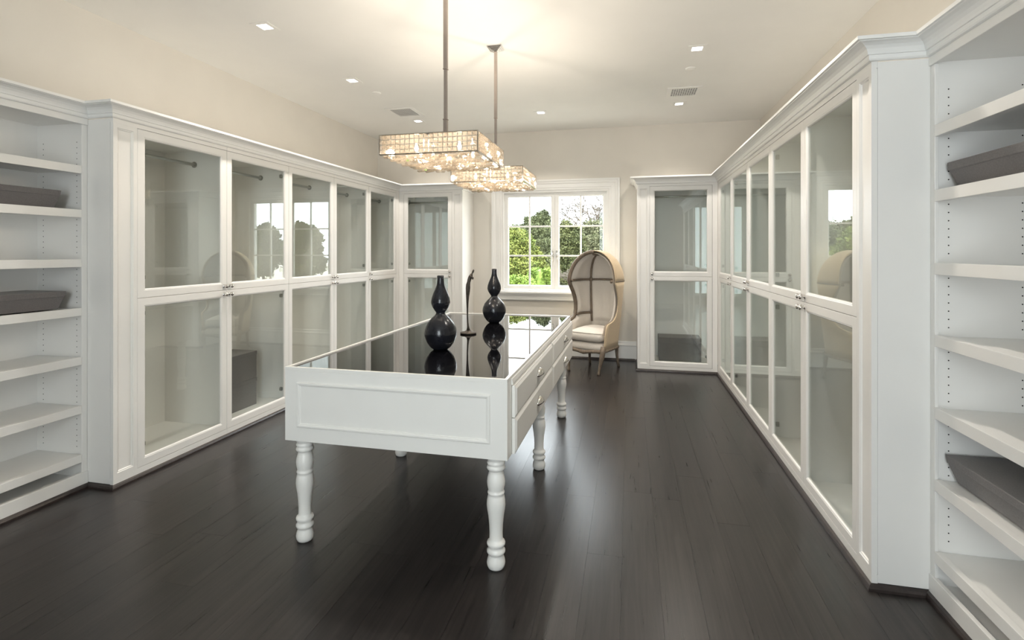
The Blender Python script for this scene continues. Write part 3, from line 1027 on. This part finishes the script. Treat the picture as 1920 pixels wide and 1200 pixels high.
def chandelier(label, x, y):
    c = thing('chandelier', label, 'chandelier', (x, y, 0), 0, 'pair of square crystal chandeliers over the table')
    zt, zb = 2.092, 1.982
    h = CS / 2
    fr = MB()
    for z0, z1 in ((zt - 0.004, zt + 0.001), (zb - 0.003, zb + 0.004)):
        fr.box(-h, h, -h, -h + 0.012, z0, z1)
        fr.box(-h, h, h - 0.012, h, z0, z1)
        fr.box(-h, -h + 0.012, -h + 0.012, h - 0.012, z0, z1)
        fr.box(h - 0.012, h, -h + 0.012, h - 0.012, z0, z1)
    for sx in (-1, 1):
        for sy in (-1, 1):
            fr.box(sx * h - 0.003, sx * h + 0.003, sy * h - 0.003, sy * h + 0.003, zb, zt)
    # cross bars carrying the stem
    fr.box(-h, h, -0.01, 0.01, zt - 0.012, zt - 0.0045)
    fr.box(-0.01, 0.01, -h, h, zt - 0.012, zt - 0.0045)
    fr.build('frame', 'chrome', c, 0.0005)
    for k in range(4):
        a = k * PI / 2
        p_ = put('crystal_panel', _cp, c)
        p_['kind'] = 'stuff'
        p_.rotation_euler = (0, 0, a)
        p_.location = (math.sin(a) * (h - 0.008), -math.cos(a) * (h - 0.008), (zt + zb) / 2 + 0.001)
    rnd = random.Random(5)
    n1 = 7
    for i in range(n1):
        for j in range(14):
            xx = -h + 0.045 + (CS - 0.09) * (i + (0.5 if j % 2 else 0.0)) / (n1 - 0.5)
            yy = -h + 0.025 + (CS - 0.05) * j / 13
            o = put('crystal_bar', _bar_me, c)
            o.location = (xx, yy, zb - 0.004 - rnd.uniform(0, 0.008))
            o.rotation_euler = (rnd.uniform(-0.25, 0.25), rnd.uniform(-0.12, 0.12), rnd.uniform(-0.15, 0.15) + (PI / 2 if rnd.random() < 0.18 else 0))
    for i in range(10):
        for j in range(10):
            if (i + j) % 2:
                continue
            o = put('crystal_drop', _drop_me, c)
            o.location = (-h + 0.04 + (CS - 0.08) * i / 9, -h + 0.04 + (CS - 0.08) * j / 9, zb + 0.003)
    sr = 0.0085
    stem = MB().box(-sr - 0.003, sr + 0.003, -sr - 0.003, sr + 0.003, zt - 0.005, 2.232)
    stem.box(-sr - 0.001, sr + 0.001, -sr - 0.001, sr + 0.001, 2.232, 2.53)
    stem.box(-sr - 0.003, sr + 0.003, -sr - 0.003, sr + 0.003, 2.53, ZC - 0.03)
    stem.box(-sr - 0.005, sr + 0.005, -sr - 0.005, sr + 0.005, 2.229, 2.235)
    stem.box(-sr - 0.005, sr + 0.005, -sr - 0.005, sr + 0.005, 2.528, 2.534)
    stem.build('stem', 'stem_metal', c, 0.001)
    can = MB()
    for k in range(5):
        q = 0.06 - k * 0.0095
        can.box(-q, q, -q, q, ZC - 0.0005 - (k + 1) * 0.0065, ZC - 0.0005 - k * 0.0065)
    can.build('canopy', 'chrome', c, 0.001)
    for sx in (-1, 1):
        for sy in (-1, 1):
            b = MB().lathe([(0.004, -0.018), (0.010, -0.012), (0.013, 0), (0.010, 0.012), (0.006, 0.022), (0.006, 0.03)], 12, (sx * 0.13, sy * 0.13, 2.04)).build('bulb', 'bulb', c, smooth=True)
            ld = bpy.data.lights.new('chandelier_bulb_light', 'POINT')
            ld.energy = CHANDELIER_W
            ld.color = (1.0, 0.88, 0.74)
            ld.shadow_soft_size = 0.02
            lo = bpy.data.objects.new('chandelier_bulb_light', ld)
            COL.objects.link(lo)
            lo.parent = c
            lo.location = (sx * 0.13, sy * 0.13, 2.075)
    return c


chandelier('square crystal chandelier hanging nearer the front of the table, the larger looking one', -1.064, 2.91)
chandelier('square crystal chandelier hanging nearer the window, its ceiling canopy in view', -1.060, 4.075)

# ------------------------------------------------------------------ ceiling fittings
_trim = MB().rect_frame(-0.075, 0.075, -0.075, 0.075, [(0, 0.0), (0, -0.004), (0.03, -0.004), (0.038, 0.0)]).mesh('trim_plate', 'ceil')
_lens = MB().box(-0.04, 0.04, -0.0025, -0.0005, -0.04, 0.04).mesh('lens', 'lens')


def downlight(label, x, y, visible=True):
    d = thing('downlight', label, 'ceiling light', (x, y, ZC), 0, 'recessed ceiling downlights')
    a = put('trim_plate', _trim, d)
    a.rotation_euler = (PI / 2, 0, 0)
    b = put('lens', _lens, d)
    b.rotation_euler = (PI / 2, 0, 0)
    a.location.z = b.location.z = -0.0003
    ld = bpy.data.lights.new('downlight_lamp', 'AREA')
    ld.shape = 'SQUARE'
    ld.size = 0.075
    ld.spread = math.radians(122)
    ld.energy = DOWNLIGHT_W
    ld.color = (1.0, 0.93, 0.84)
    lo = bpy.data.objects.new('downlight_lamp', ld)
    COL.objects.link(lo)
    lo.parent = d
    lo.location = (0, 0, -0.006)


dls = [(-2.62, 3.318, 'recessed downlight above the boxed cupboards, nearest the camera'),
       (-2.622, 4.552, 'recessed downlight between the small ceiling disc and the nearest downlight'),
       (-2.621, 6.156, 'recessed downlight just beyond the diagonal looking air vent'),
       (0.54, 4.457, 'recessed downlight on the chair side nearest the camera'),
       (0.545, 6.08, 'recessed downlight just beyond the perforated vent on the chair side'),
       (-1.031, 6.101, 'recessed downlight straight above the window'),
       (0.54, 2.9, 'recessed downlight above the aisle beside the drawers, out of view')]
for x, y, lb in dls:
    downlight(lb, x, y)


def vent(label, x0, x1, y0, y1, diag):
    v = thing('air_vent', label, 'vent', ((x0 + x1) / 2, (y0 + y1) / 2, ZC), 0, 'ceiling air vents')
    wx, wy = (x1 - x0) / 2, (y1 - y0) / 2
    f = MB()
    b = 0.045
    f.box(-wx, wx, -wy, -wy + b, -0.009, -0.0003)
    f.box(-wx, wx, wy - b, wy, -0.009, -0.0003)
    f.box(-wx, -wx + b, -wy + b, wy - b, -0.009, -0.0003)
    f.box(wx - b, wx, -wy + b, wy - b, -0.009, -0.0003)
    f.build('frame', 'ceil', v, 0.002)
    MB().box(-wx + b, wx - b, -wy + b, wy - b, -0.0018, -0.0003).build('duct_shade_sheet', 'duct_shade', v)  # thin dark sheet behind the bars, painting the duct's shade
    g = MB()
    n = 11
    for k in range(n + 1):
        q = -wx + b + (2 * wx - 2 * b) * k / n
        g.box(q - 0.0028, q + 0.0028, -wy + b, wy - b, -0.0088, -0.0072)
        q = -wy + b + (2 * wy - 2 * b) * k / n
        g.box(-wx + b, wx - b, q - 0.0028, q + 0.0028, -0.0086, -0.0070)
    o = g.build('grille_bars', 'ceil', v)
    o['kind'] = 'stuff'


vent('square ceiling air vent above the cupboards with the stacked boxes', -2.777, -2.43, 5.53, 5.92, True)
vent('square ceiling air vent above the cupboards beside the chair', 0.378, 0.72, 5.46, 5.80, False)
for x, y, lb in ((-2.577, 4.961, 'small white ceiling disc near the vent over the boxed cupboards'), (0.541, 4.925, 'small white ceiling disc near the vent on the chair side')):
    o = MB().lathe([(0.046, -0.0003), (0.046, -0.006), (0.04, -0.010), (0.02, -0.012)], 24).build('sprinkler_cover', 'ceil', smooth=False)
    o.location = (x, y, ZC)
    tag(o, lb, 'sprinkler cover', 'concealed sprinkler covers')

# ------------------------------------------------------------------ garden outside
struct(MB().box(-40, 40, YB + T + 0.02, 70, -0.3, -0.16).build('ground', 'gravel'), 'unseen gravel ground beyond the window, made pale to bounce light indoors', 'ground')  # unseen ground, made pale to bounce daylight up to the ceiling


def quad_mesh(name, verts, mat):
    """verts: (n, 4, 3) array, one loose quad leaf each"""
    n = len(verts)
    me = bpy.data.meshes.new(name)
    me.vertices.add(n * 4)
    me.vertices.foreach_set('co', verts.reshape(-1).astype('f4'))
    me.loops.add(n * 4)
    me.loops.foreach_set('vertex_index', np.arange(n * 4, dtype='i4'))
    me.polygons.add(n)
    me.polygons.foreach_set('loop_start', np.arange(0, n * 4, 4, dtype='i4'))
    me.materials.append(M[mat])
    me.update()
    me.validate()
    return me


def leaf_quads(p, size, g, squash=0.45):
    n = len(p)
    a = g.normal(size=(n, 3))
    a /= np.linalg.norm(a, axis=1)[:, None]
    c = np.cross(a, g.normal(size=(n, 3)))
    c /= np.linalg.norm(c, axis=1)[:, None]
    s_ = size * g.uniform(0.6, 1.3, (n, 1))
    return np.stack([p - a * s_, p + c * s_ * squash, p + a * s_, p - c * s_ * squash], 1)


def tree(name, label, x, y, blobs, mat, n, size, seed, group='trees beyond the window', cat='tree', core='leaf_dark', lush=0.72):
    g = np.random.default_rng(seed)
    t = thing(name, label, cat, (x, y, -0.16), 0, group)
    B = np.array(blobs)
    wts = B[:, 3] ** 2
    pick = g.choice(len(B), n, p=wts / wts.sum())
    d = g.normal(size=(n, 3))
    d /= np.linalg.norm(d, axis=1)[:, None]
    lump = 1 + 0.16 * np.sin(d[:, 0] * 5 + pick) * np.sin(d[:, 1] * 6 + pick * 2) + 0.12 * np.sin(d[:, 2] * 9 + pick * 3)
    rr = B[pick, 3] * lump * g.uniform(lush, 1.04, n)
    p = B[pick, :3] + d * rr[:, None] * np.array([1, 1, 0.92])
    stray = g.random(n) < 0.05
    p[stray] += d[stray] * g.uniform(0.0, 0.35, (stray.sum(), 1)) * B[pick[stray], 3][:, None]
    f_ = put('foliage', quad_mesh('foliage', leaf_quads(p, size, g), mat), t)
    f_['kind'] = 'stuff'
    co = MB()
    tr_ = MB()
    zl = B[:, 2].min()
    tr_.tube([(0, 0, 0), (0.02, 0, zl + 0.3), (0, 0.02, B[:, 2].max() * 0.8)], [0.07, 0.05, 0.02], 8)
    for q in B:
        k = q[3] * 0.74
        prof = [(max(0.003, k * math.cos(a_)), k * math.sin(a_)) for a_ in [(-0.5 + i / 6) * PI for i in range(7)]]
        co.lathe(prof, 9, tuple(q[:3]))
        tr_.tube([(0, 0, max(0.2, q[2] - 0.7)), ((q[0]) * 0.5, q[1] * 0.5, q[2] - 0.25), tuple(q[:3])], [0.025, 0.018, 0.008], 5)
    co.build('shade_core', core, t)['kind'] = 'stuff'  # solid cores, mostly in darker leaf colour, stand in for inner shade
    tr_.build('trunk', 'bark', t, smooth=True)
    return t


def hedge(label, x0, x1, y0, y1, h, n, seed):
    rnd = random.Random(seed)
    t = thing('clipped_hedge', label, 'hedge', ((x0 + x1) / 2, (y0 + y1) / 2, -0.16), 0, 'clipped hedges outside the window')
    core = superbox(0, 0, (h + 0.16) / 2, (x1 - x0) / 2 * 0.93, (y1 - y0) / 2 * 0.93, (h + 0.16) / 2 * 0.97, 0.35, 0.3)
    core.build('core', 'leaf_hedge', t)
    mb = MB()
    sg = lambda v, p: math.copysign(abs(v) ** p, v)
    for _ in range(n):
        ph = math.asin(rnd.uniform(-0.6, 1))
        th = rnd.uniform(0, 2 * PI)
        p = Vector(((x1 - x0) / 2 * sg(math.cos(ph), 0.35) * sg(math.cos(th), 0.3), (y1 - y0) / 2 * sg(math.cos(ph), 0.35) * sg(math.sin(th), 0.3), (h + 0.16) / 2 * (1 + sg(math.sin(ph), 0.35)))) * rnd.uniform(0.95, 1.02)
        a = Vector((rnd.gauss(0, 1), rnd.gauss(0, 1), rnd.gauss(0, 1))).normalized()
        c = a.cross(Vector((rnd.gauss(0, 1), rnd.gauss(0, 1), rnd.gauss(0, 1)))).normalized()
        s = 0.035 * rnd.uniform(0.6, 1.3)
        mb.add([p - a * s, p + c * s * 0.5, p + a * s, p - c * s * 0.5], [(0, 1, 2, 3)])
    f = mb.build('foliage', 'leaf_hedge', t)
    f['kind'] = 'stuff'


hedge('low clipped green hedge under the bushy bright shrub', -3.6, -1.75, 9.2, 10.0, 0.97, 14000, 3)
hedge('rounded clipped green hedge at the foot of the dark evergreen', -2.05, -1.5, 10.3, 11.0, 1.08, 9000, 4)
SHRUB = [(-0.25, 0, 1.91, 0.28), (-0.04, 0.1, 1.94, 0.26), (0.21, -0.1, 1.8, 0.23), (-0.14, -0.2, 1.6, 0.3), (0.16, 0, 1.52, 0.28), (0.38, 0.1, 1.6, 0.16), (0.5, 0, 1.42, 0.18), (-0.05, -0.2, 1.25, 0.3), (0.31, -0.2, 1.23, 0.3), (0.54, 0.1, 1.21, 0.2), (0.43, -0.2, 0.98, 0.22), (-0.5, 0.2, 1.69, 0.36), (-0.58, 0, 1.17, 0.38), (0.07, 0, 0.93, 0.28), (-0.32, 0, 0.88, 0.31), (-0.86, 0.3, 1.49, 0.34)]
DARK = [(0.01, 0, 2.72, 0.27), (-0.27, 0.2, 2.59, 0.3), (0.24, 0.1, 2.65, 0.26), (-0.08, 0, 2.32, 0.4), (0.3, -0.1, 2.24, 0.4), (-0.61, 0.3, 2.19, 0.45), (0.14, -0.2, 1.81, 0.47), (0.38, 0, 1.54, 0.44), (-0.29, 0.1, 1.63, 0.52), (0.14, 0, 1.08, 0.47), (-0.4, 0.2, 0.98, 0.52), (0.47, 0, 0.9, 0.44), (-1.16, 0.6, 2.01, 0.57), (-1.13, 0.5, 1.25, 0.65), (0.09, 0.1, 2.91, 0.15), (-0.51, 0.1, 2.7, 0.13), (0.44, 0.2, 2.0, 0.37)]
MID1 = [(-0.04, 0, 2.26, 0.21), (0.16, 0.1, 2.17, 0.24), (-0.11, -0.1, 1.98, 0.27), (0.23, 0, 1.9, 0.27), (0.03, 0, 1.62, 0.33), (0.3, 0.2, 1.55, 0.27), (-0.21, 0.1, 1.32, 0.33), (0.18, 0, 1.17, 0.36), (-0.12, 0, 0.87, 0.33), (0.33, 0, 0.88, 0.33), (-0.28, 0.2, 2.21, 0.18)]
MID2 = [(-0.45, 0, 2.4, 0.29), (-0.14, 0.1, 2.44, 0.29), (0.15, 0, 2.51, 0.33), (-0.58, 0.1, 2.09, 0.33), (-0.2, -0.1, 1.99, 0.4), (0.19, 0, 1.96, 0.44), (-0.45, 0, 1.54, 0.44), (0.01, 0, 1.44, 0.48), (-0.55, 0.1, 0.98, 0.48), (0.01, 0, 0.81, 0.51), (0.45, 0.2, 2.18, 0.48), (0.54, 0.1, 1.44, 0.58)]
tree('garden_shrub', 'bushy bright green and rust shrub in the panes farthest from the chair', -2.6, 12.0, SHRUB, 'leaf_bright', 42000, 0.032, 11, cat='shrub', core='leaf_mid')
tree('evergreen_tree', 'dark evergreen tree seen through the middle panes', -2.95, 17.5, DARK, 'leaf_dark', 42000, 0.045, 13, lush=0.6)
tree('evergreen_tree', 'olive green tree through the sash with the chair', -1.72, 14.6, MID1, 'leaf_mid', 36000, 0.036, 15, lush=0.6)
tree('evergreen_tree', 'wide grey green tree behind the chair hood', -0.9, 18.0, MID2, 'leaf_grey', 40000, 0.045, 16, lush=0.6)
far = tree('evergreen_tree', 'grey green garden tree reflected in the cupboard glass', -7.0, 23.0, [(q[0] * 1.2, q[1], q[2] * 1.05, q[3] * 1.15) for q in MID2], 'leaf_mid', 16000, 0.09, 18, group='garden trees reflected in the glass', lush=0.6)
for tx, ty, rz in ((-4.2, 23.5, 0.2), (-9.8, 22.5, 3.1), (3.4, 22.0, 0.1), (6.2, 22.8, 3.0), (9.0, 21.8, 0.2), (11.8, 22.6, 3.2), (14.6, 22.0, 0.1), (-12.6, 23.0, 3.0)):
    c_ = far.copy()
    COL.objects.link(c_)
    c_.location = (tx, ty, -0.16)
    c_.rotation_euler = (0, 0, rz)
    for ch in list(far.children):
        k_ = ch.copy()
        COL.objects.link(k_)
        k_.parent = c_


def bare_tree(label, x, y, height, seed, spread=0.55, depth=6, thin=0.0045):
    rnd = random.Random(seed)
    t = thing('bare_tree', label, 'tree', (x, y, -0.16), 0, 'leafless trees beyond the window')
    trunk, tw = MB(), MB()

    def grow(p, d, L, r, lev):
        q = p + d * L
        mid_ = p + d * L * 0.5 + Vector((rnd.gauss(0, 1), rnd.gauss(0, 1), 0)) * L * 0.05
        (trunk if lev < 2 else tw).tube([p, mid_, q], [r, r * 0.85, r * 0.7], 5 if lev < 3 else 4, False)
        if lev >= depth:
            return
        for _ in range(3 if lev > 0 else 4):
            nd = (d + Vector((rnd.gauss(0, spread), rnd.gauss(0, spread), rnd.gauss(0.06, spread * 0.6)))).normalized()
            s_ = rnd.uniform(0.45, 1.0)
            grow(p + d * L * s_, nd, L * rnd.uniform(0.6, 0.82), max(r * 0.6, thin), lev + 1)

    grow(Vector((0, 0, 0)), Vector((0.03, 0, 1)).normalized(), height * 0.36, 0.02 * height, 0)
    trunk.build('trunk', 'bark', t, smooth=True)
    o = tw.build('twigs', 'bark', t)
    o['kind'] = 'stuff'


bare_tree('tall leafless tree against the sky in the top pane beside the chair', -1.32, 23.2, 5.2, 21, thin=0.012)
bare_tree('low leafless bush of pale twigs just behind the chair hood', -1.3, 11.5, 1.6, 22, 0.7)
bare_tree('twiggy leafless bush in the middle pane of the chair side sash', -1.28, 13.2, 1.75, 23, 0.6)
